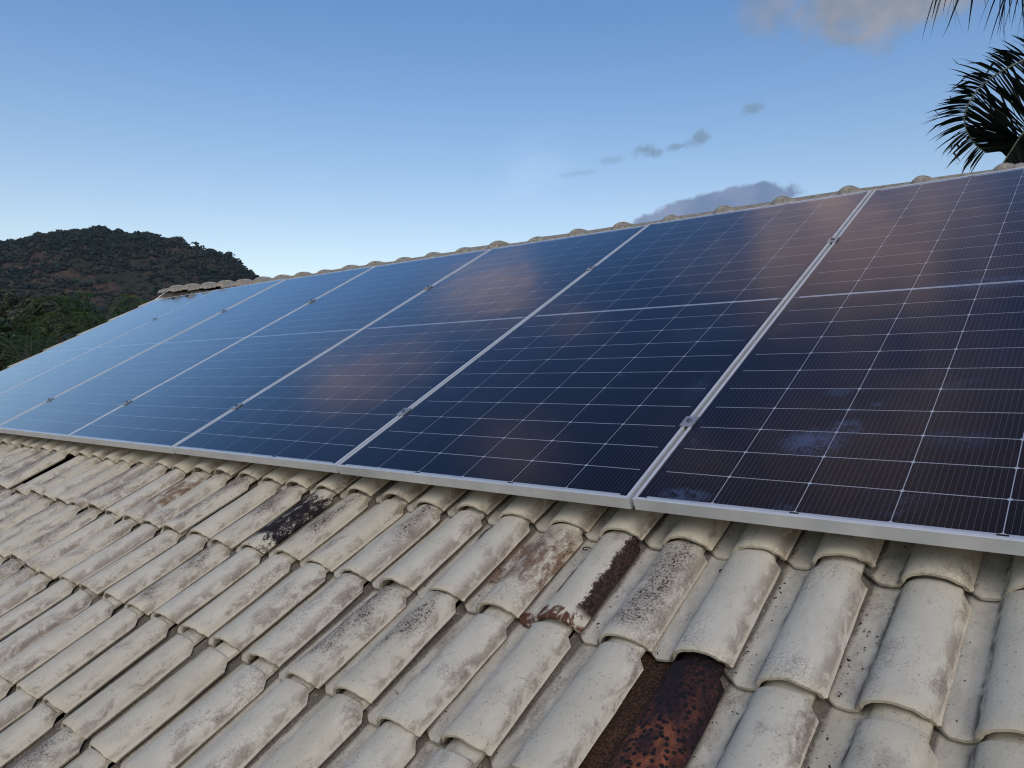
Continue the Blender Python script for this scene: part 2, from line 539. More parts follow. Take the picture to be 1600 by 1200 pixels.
def tile_mesh(name, seed, mat, chip=0.0):
    rng = random.Random(seed)
    ys = [0.0, .0045, .022, .07, .13, .19, .245, .284, .306, .328, .3305, .3355, .395]

    def prof(y):
        """upper surface, left to right: channel then barrel"""
        neck = max(0.0, min(1.0, (y - .3300) / .005))
        cham = max(0.0, min(1.0, (y - .306) / .022))
        hw = .0605 - .0010 * y / .33 - .0085 * neck
        hh = .0425 - .002 * y / .33 - .0085 * neck
        cx = .1165
        p = [(-.024, .0105), (-.015, .0035), (-.002, .0004), (.020, -.0006), (.040, .0004), (.052, .0036)]
        for k in range(15):
            a = R_(14 + (176 - 14) * k / 14)
            p.append((cx - hw * math.cos(a), .0035 + .0085 * k / 14 + (hh - .002) * math.sin(a) ** .88))
        p.append((cx + hw + .0045, .0125))
        if cham > 0:
            lim = .1825 - .020 * cham
            p = [(min(x, lim), z if x <= lim or z > .02 else z + .004 * cham) for x, z in p]
        return p

    rows_t, rows_b = [], []
    n = len(prof(0))
    ph = rng.random() * 50
    for y in ys:
        p = prof(y)
        top, bot = [], []
        for i, (x, z) in enumerate(p):
            a = Vector(p[max(i - 1, 0)])
            b = Vector(p[min(i + 1, n - 1)])
            tn = (b - a)
            if tn.length < 1e-6:
                tn = Vector((1, 0))
            tn.normalize()
            nx, nz = -tn.y, tn.x
            zz = z + .0155 * (1 - y / ROW_V)
            w = mnoise.noise(Vector((x * 18, y * 9, ph))) * .0016
            w += mnoise.noise(Vector((x * 90, y * 60, ph + 9))) * .0004
            yy = y
            if y < .03:
                yy += mnoise.noise(Vector((x * 45, ph, 3))) * .0026 + mnoise.noise(Vector((x * 170, ph, 8))) * .0014
                if chip and x > .12:
                    yy += chip * max(0, mnoise.noise(Vector((x * 60, ph, 5))) + .2) * (1 - y / .03)
            if x < .014:
                yy += (.014 - x) * .9 * max(0, 1 - y / .06)
            if x > .166:
                yy += (x - .166) * .55 * max(0, 1 - y / .03)
            xx = x
            if i >= n - 2:
                xx += mnoise.noise(Vector((ph, y * 40, 1))) * .0018 + mnoise.noise(Vector((ph, y * 130, 4))) * .0009
            drop = .0022 if y == 0.0 else 0.0
            th = .0095
            top.append((xx, yy, zz + w - drop))
            bot.append((xx - nx * th, yy, zz + w - nz * th + drop * .5))
        rows_t.append(top)
        rows_b.append(bot)
    v, f = [], []
    for r in rows_t:
        v += r
    nb = len(v)
    for r in rows_b:
        v += r
    m = len(ys)
    for j in range(m - 1):
        for i in range(n - 1):
            a = j * n + i
            f.append((a, a + 1, a + n + 1, a + n))
            f.append((nb + a, nb + a + n, nb + a + n + 1, nb + a + 1))
    for i in range(n - 1):
        f.append((nb + i, nb + i + 1, i + 1, i))
    for j in range(m - 1):
        a = j * n + n - 1
        f.append((a, nb + a, nb + a + n, a + n))
        a = j * n
        f.append((nb + a, a, a + n, nb + a + n))
    me = mesh_from(name, v, f, [mat], 42)
    carry_co(me)
    return me


# ---- the house: walls, roof boards, tiles
house = bpy.data.objects.new('house', None)
COL.objects.link(house)
house.location = slope(-2.2, -0.6, 0) + Vector((0, 0, -3.0))
thing(house, 'house under a roof of weathered cream barrel tiles below the solar panels', 'house')
HOUSE_INV = Matrix.Translation(-house.location)


def hp(p):
    """world point to the house's own space"""
    return Vector(p) - house.location


RX0, RX1 = -7.10, 2.45               # ends of the roof along the ridge
RIDGE_V = 2.545
EAVE_V = -2.05
GROUND_Z = -4.2
roof_mb = MB()
dn = TILE_N - .030


def slab(mb, pts, th, mi=0):
    """closed slab from four corners, thickness downwards"""
    b = len(mb.v)
    mb.v += [tuple(hp(p)) for p in pts] + [tuple(hp(p - Vector((0, 0, th)))) for p in pts]
    for fc in ((0, 1, 2, 3), (7, 6, 5, 4), (0, 4, 5, 1), (1, 5, 6, 2), (2, 6, 7, 3), (3, 7, 4, 0)):
        mb.f.append(tuple(b + i for i in fc))
        mb.m.append(mi)


apex = slope(0, RIDGE_V, dn)
slab(roof_mb, [slope(RX0, EAVE_V, dn), slope(RX1, EAVE_V, dn), slope(RX1, RIDGE_V, dn), slope(RX0, RIDGE_V, dn)], .05)
back_y = apex.y + 2.6 * CP
back_z = apex.z - 2.6 * SP
slab(roof_mb, [Vector((RX0, apex.y + .004, apex.z)), Vector((RX1, apex.y + .004, apex.z)), Vector((RX1, back_y, back_z)), Vector((RX0, back_y, back_z))], .05, 1)
roof = roof_mb.build('roof', [M_DECK, M_TILE], house)
# walls
wall_mb = MB()
ey = slope(0, EAVE_V + .45, dn - .08)
by = back_y - .4
wz = ey.z
X0, X1 = RX0 + .25, RX1 - .25
b = len(wall_mb.v)
prof2 = [(ey.y, GROUND_Z), (ey.y, wz), (apex.y, apex.z - .09), (by, wz + .55), (by, GROUND_Z)]
for x in (X0, X1):
    wall_mb.v += [tuple(hp((x, y, z))) for y, z in prof2]
wall_mb.f += [(0, 1, 2, 3, 4), (9, 8, 7, 6, 5), (0, 5, 6, 1), (3, 8, 9, 4)]
wall_mb.m += [0] * 4
wall_mb.build('wall', M_WALL, house)

rng = random.Random(11)
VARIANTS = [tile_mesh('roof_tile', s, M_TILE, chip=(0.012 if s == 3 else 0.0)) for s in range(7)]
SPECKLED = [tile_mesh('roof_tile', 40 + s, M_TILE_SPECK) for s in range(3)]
T_TERRA = tile_mesh('roof_tile', 21, M_TERRA)
T_BLACK = tile_mesh('roof_tile', 22, M_TILE_BLACK)
T_BROWN = tile_mesh('roof_tile', 23, M_TILE_BROWN)
T_PEEL = tile_mesh('roof_tile', 24, M_TILE_PEEL)
SPECIAL = {
    (2, 2): (T_TERRA, 'bare dark red terracotta tile blotched with black lichen'),
    (1, -7): (T_BLACK, 'tile blackened by mould along its barrel'),
    (1, -1): (T_BROWN, 'tile with crazed brown patch on its barrel'),
    (1, 0): (T_PEEL, 'tile with peeling paint and a black right edge'),
    (1, -12): (T_BROWN, 'tile with dark streak down its right side'),
}


def px_of(p):
    d = p - CAM_POS
    z = d.dot(CAM_FWD)
    if z < .05:
        return None
    return 800 + F_PX * d.dot(CAM_RIGHT) / z, 600 - F_PX * d.z / z


field = []                            # tiles outside the picture, joined into one part
T_ROT = Euler((PITCH, 0, 0)).to_matrix()
for row in range(-7, 7):
    for k in range(-41, 14):
        u = .005 - .1765 + COL_W * k + rng.gauss(0, .0018)
        v = (-.010 - ROW_V * row if row < 1 else -.339 - .337 * (row - 1)) + rng.gauss(0, .007)
        if row < 0 and (u < 1.0 or v > 2.2):
            continue
        n = TILE_N + rng.gauss(0, .0012)
        rz, ry, rx = rng.gauss(0, .015), rng.gauss(0, .020), rng.gauss(0, .006)
        me = VARIANTS[rng.randrange(len(VARIANTS))]
        if rng.random() < (.65 if row == 1 and k < -3 else .5 if row == 2 and k < -9 else .10):
            me = SPECKLED[rng.randrange(3)]
        seen = False
        if u + .2 > RX1 or u < RX0 + .03:
            continue
        for (du, dv) in ((.02, 0), (.09, 0), (.17, 0), (.02, .33), (.17, .33), (.1, .16), (.17, .16), (.02, .16)):
            q_ = px_of(slope(u + du, v + dv, n + .03))
            if q_ and -25 < q_[0] < 1625 and -10 < q_[1] < 1225:
                seen = True
        rot = T_ROT @ Euler((rx, ry, rz)).to_matrix()
        pos = slope(u, v, n)
        if row == 1 and k == -20:     # slipped tile that leaves a hole beside it
            rot = T_ROT @ Euler((.03, -.07, -.05)).to_matrix()
            pos = slope(u - .012, v - .018, n + .012)
        if not seen:
            field.append((me, pos, rot))
            continue
        sp = SPECIAL.get((row, k))
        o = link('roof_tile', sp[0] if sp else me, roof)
        if sp:
            o['label'] = sp[1]
        if row == 1 and k == -20:
            o['label'] = 'slipped tile lying crooked beside a dark hole'
        o.matrix_local = Matrix.Translation(hp(pos)) @ rot.to_4x4()

fv, ff, fc_ = [], [], []
for me, pos, rot in field:
    b = len(fv)
    vs = np.empty(len(me.vertices) * 3)
    me.vertices.foreach_get('co', vs)
    fc_.append(vs.copy() + np.tile([0.0, 0.0, (b * .37) % 50], len(me.vertices)))
    vs = vs.reshape(-1, 3) @ np.array(rot).T + np.array(hp(pos))
    fv += vs.tolist()
    ff += [tuple(b + i for i in p.vertices) for p in me.polygons]
if fv:
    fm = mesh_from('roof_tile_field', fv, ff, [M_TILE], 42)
    carry_co(fm, np.concatenate(fc_))
    o = link('roof_tile_field', fm, roof)
    o['kind'] = 'stuff'

# verge: the ends of the tile courses that show along the far left edge
def verge_mesh(seed):
    g = random.Random(seed)
    mb = MB()
    mb.box(-.02, .10, 0, .36, -.05, .012)
    for i, v in enumerate(mb.v):
        mb.v[i] = (v[0], v[1], v[2] + (.016 if v[1] < .1 else 0) + g.gauss(0, .001))
    me = mesh_from('verge_tile', mb.v, mb.f, [M_TILE])
    carry_co(me, [(.10, .15 + v[1] * .3, v[2]) for v in mb.v])
    return me


verge = verge_mesh(5)
for i in range(8):
    o = link('verge_tile', verge, roof)
    o.matrix_local = Matrix.Translation(hp(slope(-7.045, -.09 + i * .335, -.035))) @ T_ROT.to_4x4()


# ---- ridge caps
def ridge_mesh(seed):
    g = random.Random(seed)
    ph = g.random() * 40
    # stations along the ridge: plain barrel, then a swollen bell at its end
    st = [(0, .094, 0), (.01, .096, 0), (.10, .094, 0), (.20, .092, 0), (.233, .092, 0), (.243, .103, .010), (.254, .111, .018), (.267, .115, .023),
          (.282, .114, .021), (.297, .108, .014), (.309, .100, .006), (.318, .092, 0)]
    ns = 13
    v, f = [], []
    for x, r, lift in st:
        for k in range(ns):
            a = PI * k / (ns - 1)
            rr = r + mnoise.noise(Vector((x * 20, a * 2, ph))) * .004
            v.append((x, -rr * 1.12 * math.cos(a), rr * .62 * math.sin(a) + lift * .25 * math.sin(a)))
    for j in range(len(st) - 1):
        for k in range(ns - 1):
            a = j * ns + k
            f.append((a, a + ns, a + ns + 1, a + 1))
    for base, rev in ((0, False), ((len(st) - 1) * ns, True)):
        idx = [base + k for k in range(ns)]
        f.append(tuple(idx if rev else reversed(idx)))
    return mesh_from('ridge_tile', v, f, [M_RIDGE], 50)


M_RIDGE = plain('ridge_cap_paint', (0.27, 0.235, 0.185), .85, var=.4, scale=28, bump=.5)
ridge_vars = [ridge_mesh(s) for s in range(4)]
ridge_p = slope(0, RIDGE_V, -.086)
xr = -7.02
i = 0
while xr < 2.1:
    o = link('ridge_tile', ridge_vars[i % 4], roof)
    lift = .075 * max(0, min(1, (-4.6 - xr) / 2.2)) ** 1.3
    o.location = hp((xr, ridge_p.y + rng.gauss(0, .003), ridge_p.z + lift + rng.gauss(0, .0025)))
    o.rotation_euler = (rng.gauss(0, .02), rng.gauss(0, .006), rng.gauss(0, .008))
    xr += .3145
    i += 1
mort = MB()
mx = [RX0 + .03 + (1.75 - RX0 - .03) * i / 60 for i in range(61)]
for a, b_ in zip(mx[:-1], mx[1:]):
    la, lb = (.075 * max(0, min(1, (-4.6 - x) / 2.2)) ** 1.3 for x in (a, b_))
    k = len(mort.v)
    for x, l in ((a, la), (b_, lb)):
        w = .078 + .010 * mnoise.noise(Vector((x * 14, 0, 2)))
        h = l - .004 + .012 * mnoise.noise(Vector((x * 20, 5, 2)))
        mort.v += [(x, -w - .03, -.16), (x, -w, h), (x, w, h), (x, w + .03, -.16)]
    mort.f += [(k, k + 4, k + 5, k + 1), (k + 1, k + 5, k + 6, k + 2), (k + 2, k + 6, k + 7, k + 3)]
    mort.m += [0, 0, 0]
mo = mort.build('ridge_mortar', M_MORTAR, roof, loc=hp((0, ridge_p.y, ridge_p.z)))

# ------------------------------------------------------------------ solar panels
PW, PH, GAP = 1.136, 2.400, .013
PERIOD = PW + GAP


def alu_material():
    m, q, bs, out = new_mat('anodised_aluminium')
    co = q.n('ShaderNodeTexCoord').outputs['Object']
    nz = q.noise(co, 14.0, 5.0, .6)
    sc = q.noise(q.vmul(co, (300, 3, 300)), 1.0, 2.0, .5)
    q.put(bs, 'Base Color', q.mix(q.ramp(nz, .3, .7), (0.66, 0.665, 0.66), (0.74, 0.745, 0.74)))
    q.put(bs, 'Metallic', .5)
    q.put(bs, 'Roughness', q.ramp(sc, .3, .7, .36, .46))
    return m


def cell_material():
    m, q, bs, out = new_mat('silicon_cell')
    co = q.n('ShaderNodeTexCoord').outputs['Object']
    sep = q.n('ShaderNodeSeparateXYZ')
    q.put(sep, 0, co)
    x = sep.outputs[0]
    # 16 thin wires per cell, running up the slope
    fr = q.math('FRACT', q.math('ADD', q.math('MULTIPLY', x, 16 / .184), 8.5))
    d = q.math('ABSOLUTE', q.math('SUBTRACT', fr, .5))
    wire = q.ramp(d, .036, .026)
    rnd = q.n('ShaderNodeObjectInfo').outputs['Random']
    nz = q.noise(co, 3.0, 2.0)
    base = q.mix(rnd, (0.0075, 0.0050, 0.0090), (0.0090, 0.0058, 0.0100))
    q.put(bs, 'Base Color', q.mix(wire, base, (0.13, 0.15, 0.20)))
    q.put(bs, 'Roughness', .45)
    q.put(bs, 'Specular IOR Level', .12)
    return m


def glass_material(smears=()):
    m = bpy.data.materials.new('solar_glass')
    m.use_nodes = True
    t = m.node_tree
    t.nodes.clear()
    q = NT(t)
    out = q.n('ShaderNodeOutputMaterial')
    co = q.n('ShaderNodeTexCoord').outputs['Object']
    tr = q.n('ShaderNodeBsdfTransparent')
    gl = q.n('ShaderNodeBsdfGlossy')
    wav = q.noise(co, 2.2, 2.0)
    q.put(gl, 'Roughness', q.ramp(q.noise(co, 5.0, 4.0), .3, .7, .09, .14))
    bmp = q.n('ShaderNodeBump')
    q.put(bmp, 'Strength', .15)
    q.put(bmp, 'Distance', .02)
    q.put(bmp, 'Height', wav)
    q.put(gl, 'Normal', bmp.outputs[0])
    fr = q.n('ShaderNodeFresnel')
    q.put(fr, 'IOR', 1.44)
    mx = q.n('ShaderNodeMixShader')
    # the coated cells under the glass mirror too, most of all at grazing angles
    f0 = fr.outputs[0]
    f1 = q.math('ADD', f0, q.math('MULTIPLY', q.math('MULTIPLY', f0, q.math('SUBTRACT', 1.0, f0)), q.ramp(f0, .08, .35, 0.0, .95)))
    # anti-reflection coating: dim and bluish face on, a plain mirror at grazing angles
    q.put(gl, 'Color', q.mix(q.ramp(f0, .04, .30), (.74, .85, 1.0), (.88, .96, 1.0)))
    f1 = q.math('MULTIPLY', f1, q.ramp(f0, .03, .10, .36, 1.0))
    q.put(mx, 0, f1)
    t.links.new(tr.outputs[0], mx.inputs[1])
    t.links.new(gl.outputs[0], mx.inputs[2])
    # smears of dried dust
    df = q.n('ShaderNodeBsdfDiffuse')
    q.put(df, 'Color', (.15, .21, .38, 1))
    rnd = q.n('ShaderNodeObjectInfo').outputs['Random']
    off = q.n('ShaderNodeCombineXYZ')
    q.put(off, 0, q.math('MULTIPLY', rnd, 19.0))
    q.put(off, 1, q.math('MULTIPLY', rnd, 7.0))
    c2 = q.vadd(co, off.outputs[0])
    sm = q.noise(c2, 5.5, 6.0, .62, .7)
    sm2 = q.noise(c2, 26.0, 5.0, .65, 1.2)
    dust = q.math('MULTIPLY', q.math('MULTIPLY', q.ramp(sm, .58, .74), q.ramp(sm2, .42, .66)), .6)
    sep = q.n('ShaderNodeSeparateXYZ')
    q.put(sep, 0, co)
    for (sx, sy, rx, ry, amt) in smears:
        a = q.math('DIVIDE', q.math('SUBTRACT', sep.outputs[0], sx), rx)
        b_ = q.math('DIVIDE', q.math('SUBTRACT', sep.outputs[1], sy), ry)
        rr = q.math('SQRT', q.math('ADD', q.math('MULTIPLY', a, a), q.math('MULTIPLY', b_, b_)))
        mk = q.ramp(q.math('ADD', rr, q.math('MULTIPLY', q.math('SUBTRACT', sm2, .5), 2.2)), 1.0, .45)
        dust = q.math('MAXIMUM', dust, q.math('MULTIPLY', q.math('MULTIPLY', mk, amt), q.ramp(sm2, .35, .62)))
    dust = q.math('ADD', q.math('MULTIPLY', dust, .28), .006)
    m2 = q.n('ShaderNodeMixShader')
    q.put(m2, 0, dust)
    t.links.new(mx.outputs[0], m2.inputs[1])
    t.links.new(df.outputs[0], m2.inputs[2])
    t.links.new(m2.outputs[0], out.inputs[0])
    return m


M_ALU = alu_material()
M_CELL = cell_material()
M_GLASS = glass_material()
M_BACK = plain('white_backsheet', (0.60, 0.64, 0.70), .6)
M_BLACK = plain('black_edge_film', (0.008, 0.008, 0.012), .5, spec=.2)
M_STEEL = plain('zinc_plated_steel', (0.50, 0.51, 0.52), .38, metal=.8, var=.12)
M_DARKSTEEL = plain('dark_bolt', (0.13, 0.13, 0.135), .4, metal=.8)

FT, LIP = .033, .0090                 # frame depth and lip width


def frame_mesh():
    mb = MB()
    # lip (mitred), outer wall, inner step
    def ring(o, i, z0, z1):
        xo0, xo1, yo0, yo1 = o, PW - o, o, PH - o
        xi0, xi1, yi0, yi1 = i, PW - i, i, PH - i
        O = [(xo0, yo0), (xo1, yo0), (xo1, yo1), (xo0, yo1)]
        I = [(xi0, yi0), (xi1, yi0), (xi1, yi1), (xi0, yi1)]
        for k in range(4):
            k2 = (k + 1) % 4
            mb.quad((*O[k], z0), (*O[k2], z0), (*I[k2], z1), (*I[k], z1))
    ch = .0009
    ring(ch, LIP - ch, 0, 0)                     # top of the lip
    ring(0, ch, -ch, 0)                          # small chamfers
    ring(LIP - ch, LIP, 0, -ch)
    for k in range(4):
        c = [(0, 0), (PW, 0), (PW, PH), (0, PH)]
        ci = [(LIP, LIP), (PW - LIP, LIP), (PW - LIP, PH - LIP), (LIP, PH - LIP)]
        a, b_ = c[k], c[(k + 1) % 4]
        mb.quad((*a, -FT), (*b_, -FT), (*b_, -ch), (*a, -ch))
        a, b_ = ci[k], ci[(k + 1) % 4]
        mb.quad((*a, -ch), (*b_, -ch), (*b_, -.012), (*a, -.012))
    ring(0, .028, -FT, -FT)
    return mesh_from('frame', mb.v, mb.f, [M_ALU])


def cell_mesh():
    w, h, c, t = .0920, .0523, .0042, .0006
    pts = [(-w + c, -h), (w - c, -h), (w, -h + c), (w, h - c), (w - c, h), (-w + c, h), (-w, h - c), (-w, -h + c)]
    v = [(x, y, 0) for x, y in pts] + [(x, y, -t) for x, y in pts]
    f = [tuple(range(8))] + [(i + 8, (i + 1) % 8 + 8, (i + 1) % 8, i) for i in range(8)]
    return mesh_from('solar_cell', v, f, [M_CELL])


ME_FRAME = frame_mesh()
ME_CELL = cell_mesh()
mb = MB()
mb.box(LIP, PW - LIP, LIP, PH - LIP, -.0024, -.0012)
ME_GLASS = mesh_from('glass', mb.v, mb.f, [M_GLASS])
# only the upper face of the pane mirrors; the hidden faces are clear
clear = bpy.data.materials.new('pane_underside')
clear.use_nodes = True
clear.node_tree.nodes.clear()
_o = clear.node_tree.nodes.new('ShaderNodeOutputMaterial')
_t = clear.node_tree.nodes.new('ShaderNodeBsdfTransparent')
clear.node_tree.links.new(_t.outputs[0], _o.inputs[0])
ME_GLASS.materials.append(clear)
for p in ME_GLASS.polygons:
    p.material_index = 0 if p.normal.z > .5 else 1
mb = MB()
mb.box(LIP - .002, PW - LIP + .002, LIP - .002, PH - LIP + .002, -.0062, -.0046, 1)
z = -.00375
mb.quad((.031, LIP + .001, z), (PW - .031, LIP + .001, z), (PW - .031, PH - LIP - .001, z), (.031, PH - LIP - .001, z), 0)
for cx in (.0110 + .1857 * 2, .0110 + .1857 * 4):
    for y0, y1 in ((LIP, .0175), (PH - .0175, PH - LIP)):
        mb.quad((cx - .010, y0, z + .0003), (cx + .010, y0, z + .0003), (cx + .010, y1, z + .0003), (cx - .010, y1, z + .0003), 1)
# the white line across the middle runs the full width
mb.quad((.012, PH / 2 - .0016, z + .0005), (PW - LIP, PH / 2 - .0016, z + .0005), (PW - LIP, PH / 2 + .0016, z + .0005), (LIP, PH / 2 + .0016, z + .0005), 0)
def with_mat(me, mat):
    c = me.copy()
    c.materials[0] = mat
    return c


ME_GLASS_0 = with_mat(ME_GLASS, glass_material(((.34, .29, .10, .080, 1.1), (.40, .36, .05, .05, 1.0), (.336, .53, .05, .03, .6), (.60, 1.20, .20, .06, .7),
                                              (.12, .035, .09, .035, 1.0), (.64, .33, .10, .06, .3))))
ME_GLASS_1 = with_mat(ME_GLASS, glass_material(((.93, .95, .18, .16, .25), (1.08, .55, .05, .10, .35))))
ME_BACK = mesh_from('backsheet', mb.v, mb.f, [M_BACK, M_BLACK], None, mb.m)

cell_xy = []
for j in range(22):
    y = .018 + .107 * (j + .5) if j < 11 else PH - .018 - .107 * (21.5 - j)
    for k in range(6):
        cell_xy.append((.0110 + .1857 * (k + .5), y))

PANEL_LABELS = [
    'nearest solar panel, cut off by the right edge of the picture, smeared with bluish dust',
    'solar panel second from the right, its whole lower edge above the cream tiles',
    'solar panel third from the right, mirroring two pinkish cloud streaks',
    'solar panel fourth from the right, plain blue reflection, between third and fifth',
    'solar panel third from the far left end, pale blue with faint white lines',
    'solar panel second from the far left end, reaching the left picture edge',
    'farthest solar panel at the left end of the row, beside the palms',
]
prng = random.Random(4)
for i in range(7):
    e = bpy.data.objects.new('solar_panel', None)
    COL.objects.link(e)
    u0 = GAP / 2 - PERIOD * i
    e.location = slope(u0, prng.gauss(0, .0015), 0)
    e.rotation_euler = (PITCH + prng.gauss(0, .0012), prng.gauss(0, .0016), 0)
    thing(e, PANEL_LABELS[i], 'solar panel', 'solar panels in a row on the roof')
    link('frame', ME_FRAME, e)
    link('backsheet', ME_BACK, e)
    link('glass', (ME_GLASS_0, ME_GLASS_1)[i] if i < 2 else ME_GLASS, e)
    for (x, y) in cell_xy:
        link('solar_cell', ME_CELL, e, (x, y, -.0036))

# rails the panels are bolted to
mb = MB()
L0, L1 = -7.0, 1.25
mb.box(L0, L1, -.02, .02, -.040, -.004)
mb.box(L0, L1, -.02, -.007, -.004, 0)
mb.box(L0, L1, .007, .02, -.004, 0)
ME_RAIL = mesh_from('mounting_rail', mb.v, mb.f, [M_ALU])
for v, lab in ((.36, 'aluminium rail under the lower part of the solar panels'), (1.75, 'aluminium rail under the upper part of the solar panels')):
    o = link('mounting_rail', ME_RAIL, None, slope(0, v, -FT - .001), (PITCH, 0, 0))
    thing(o, lab, 'rail', 'rails under the solar panels')


# mid clamps in the gaps
def clamp_plate():
    mb = MB()
    mb.box(-.0185, .0185, -.024, .024, .0008, .0045)
    mb.box(-.0060, -.0045, -.024, .024, -.018, .0006)
    mb.box(.0045, .0060, -.024, .024, -.018, .0006)
    return mesh_from('plate', mb.v, mb.f, [M_STEEL])


def bolt():
    mb = MB()
    mb.tube([(0, 0, -.02), (0, 0, .0052), (0, 0, .0054)], [.0038, .0038, .0038], 8)
    mb.tube([(0, 0, .0050), (0, 0, .0078), (0, 0, .0094)], [.0068, .0068, .0050], 10)
    return mesh_from('bolt', mb.v, mb.f, [M_DARKSTEEL], 40)


ME_PLATE, ME_BOLT = clamp_plate(), bolt()
ordn = ['first', 'second', 'third', 'fourth', 'fifth', 'sixth']
for i in range(6):
    for v, lo in ((.355, 'lower'), (1.755, 'upper')):
        e = bpy.data.objects.new('panel_clamp', None)
        COL.objects.link(e)
        e.location = slope(-PERIOD * i, v, .0005)
        e.rotation_euler = (PITCH, 0, 0)
        thing(e, '%s metal clamp in the %s panel joint counted from the right' % (lo, ordn[i]), 'clamp', 'clamps in the joints between solar panels')
        link('plate', ME_PLATE, e)
        link('bolt', ME_BOLT, e)

# white cable at the far ridge corner
mb = MB()
a = slope(-6.90, 2.41, .004)
mb.tube([a + Vector((0, -.03, -.02)), a, a + Vector((.02, .05, .05)), a + Vector((.05, .10, .075)), a + Vector((.07, .14, .04))], .005, 6)
o = mb.build('cable', plain('white_cable_sheath', (.75, .75, .74), .5), smooth=60)
thing(o, 'thin white cable at the far upper corner of the panel row', 'cable')

# ------------------------------------------------------------------ small things lying on the tiles
M_WIRE = plain('rusty_wire', (0.022, 0.017, 0.014), .7, metal=.3)
for (u, v, lab, s, a0) in ((.236, -.058, 'small black wire loop in the channel below the nearest panel', .011, .4),
                           (-.133, -.058, 'small black wire loop in the channel left of the peeling tile', .011, .9)):
    mb = MB()
    pts = [(s * math.cos(a0 + t), s * .8 * math.sin(a0 + t), .003 + .002 * t) for t in np.linspace(0, 4.6, 14)]
    mb.tube(pts, .0016, 5)
    o = mb.build('wire_loop', M_WIRE, smooth=60)
    o.matrix_world = Matrix.Translation(slope(u, v, TILE_N + .012)) @ T_ROT.to_4x4()
    thing(o, lab, 'wire loop', 'wire loops lying on the tiles')
mb = MB()
mb.tube([(0, 0, 0), (.006, .03, .006), (.014, .055, .004)], [.0012, .0022, .0012], 5)
o = mb.build('twig', M_WIRE, smooth=60)
o.matrix_world = Matrix.Translation(slope(-.486, -.085, TILE_N + .014)) @ T_ROT.to_4x4()
thing(o, 'short dark twig lying in a channel between cream tiles', 'twig')

M_LITTER = plain('dry_litter', (0.025, 0.018, 0.013), .9, var=.5, scale=90)
g = random.Random(8)
mb = MB()
for i in range(300):
    k = g.choice([-3, -2, -1, 0, 1, 2, 2, 3, 3, 3, 4, 4])
    row = g.choice([0, 1, 1, 2])
    u = .005 + COL_W * k + (abs(g.gauss(0, .012)) + .002 if g.random() < .7 else g.uniform(0, .055))
    v = -.010 - ROW_V * row + g.uniform(0.02, .30)
    n = TILE_N + .0155 * (1 - (v + .010 + ROW_V * row) / ROW_V) + .0015
    c = slope(u, v, n)
    r = .0006 + .0016 * g.random() ** 2
    a = g.random() * PI
    L = r * g.uniform(1, 2.4)
    ex = Vector((math.cos(a), math.sin(a) * CP, math.sin(a) * SP)) * L
    ey_ = Vector((-math.sin(a), math.cos(a) * CP, math.cos(a) * SP)) * r
    nn = Vector((0, -SP, CP)) * r
    p = [c - ex - ey_, c + ex - ey_ * .4, c + ex * .7 + ey_, c - ex * .8 + ey_]
    t = c + nn
    for j in range(4):
        mb.tri(p[j], p[(j + 1) % 4], t)
o = mb.build('leaf_litter', M_LITTER)
o['kind'] = 'stuff'
o['label'] = 'dark crumbs of dry leaf lying in the tile channels'


# ------------------------------------------------------------------ plants
def leaf_material(name, a, b_, c=None, rough=.5, trans=.25, scale=3.0):
    m, q, bs, out = new_mat(name)
    geo = q.n('ShaderNodeNewGeometry')
    rnd = geo.outputs['Random Per Island']
    co = q.n('ShaderNodeTexCoord').outputs['Object']
    nz = q.noise(co, scale, 3.0)
    col = q.mix(rnd, a, b_)
    if c:
        col = q.mix(q.ramp(nz, .45, .65), col, c)
    q.put(bs, 'Base Color', col)
    q.put(bs, 'Roughness', rough)
    q.put(bs, 'Specular IOR Level', .3)
    if trans:
        tl = q.n('ShaderNodeBsdfTranslucent')
        q.put(tl, 'Color', col)
        mx = q.n('ShaderNodeMixShader')
        q.put(mx, 0, trans)
        q.t.links.new(bs.outputs[0], mx.inputs[1])
        q.t.links.new(tl.outputs[0], mx.inputs[2])
        q.t.links.new(mx.outputs[0], out.inputs[0])
    return m


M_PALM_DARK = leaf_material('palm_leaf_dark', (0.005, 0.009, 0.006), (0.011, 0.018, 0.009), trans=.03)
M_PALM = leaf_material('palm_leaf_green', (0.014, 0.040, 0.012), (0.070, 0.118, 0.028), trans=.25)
M_RACHIS = plain('palm_stalk', (0.045, 0.052, 0.022), .55, var=.3)
M_RACHIS_PALE = plain('palm_stalk_pale', (0.10, 0.11, 0.07), .5, var=.3)
M_BARK = plain('bark', (0.14, 0.115, 0.09), .9, var=.4, scale=9, bump=.8)
M_LEAF_A = leaf_material('leaf_olive', (0.032, 0.044, 0.022), (0.062, 0.074, 0.036), (0.090, 0.088, 0.066), scale=.8)
M_LEAF_B = leaf_material('leaf_deep', (0.018, 0.036, 0.016), (0.040, 0.070, 0.024), (0.028, 0.050, 0.022), scale=.8)


def spline(pts, n):
    """Catmull-Rom through control points"""
    pts = [Vector(p) for p in pts]
    P = [pts[0] * 2 - pts[1]] + pts + [pts[-1] * 2 - pts[-2]]
    out = []
    m = len(pts) - 1
    for i in range(n + 1):
        t = i / n * m
        k = min(int(t), m - 1)
        f = t - k
        a, b, c, d = P[k:k + 4]
        out.append(.5 * ((2 * b) + (c - a) * f + (2 * a - 5 * b + 4 * c - d) * f * f + (3 * b - a - 3 * c + d) * f ** 3))
    return out


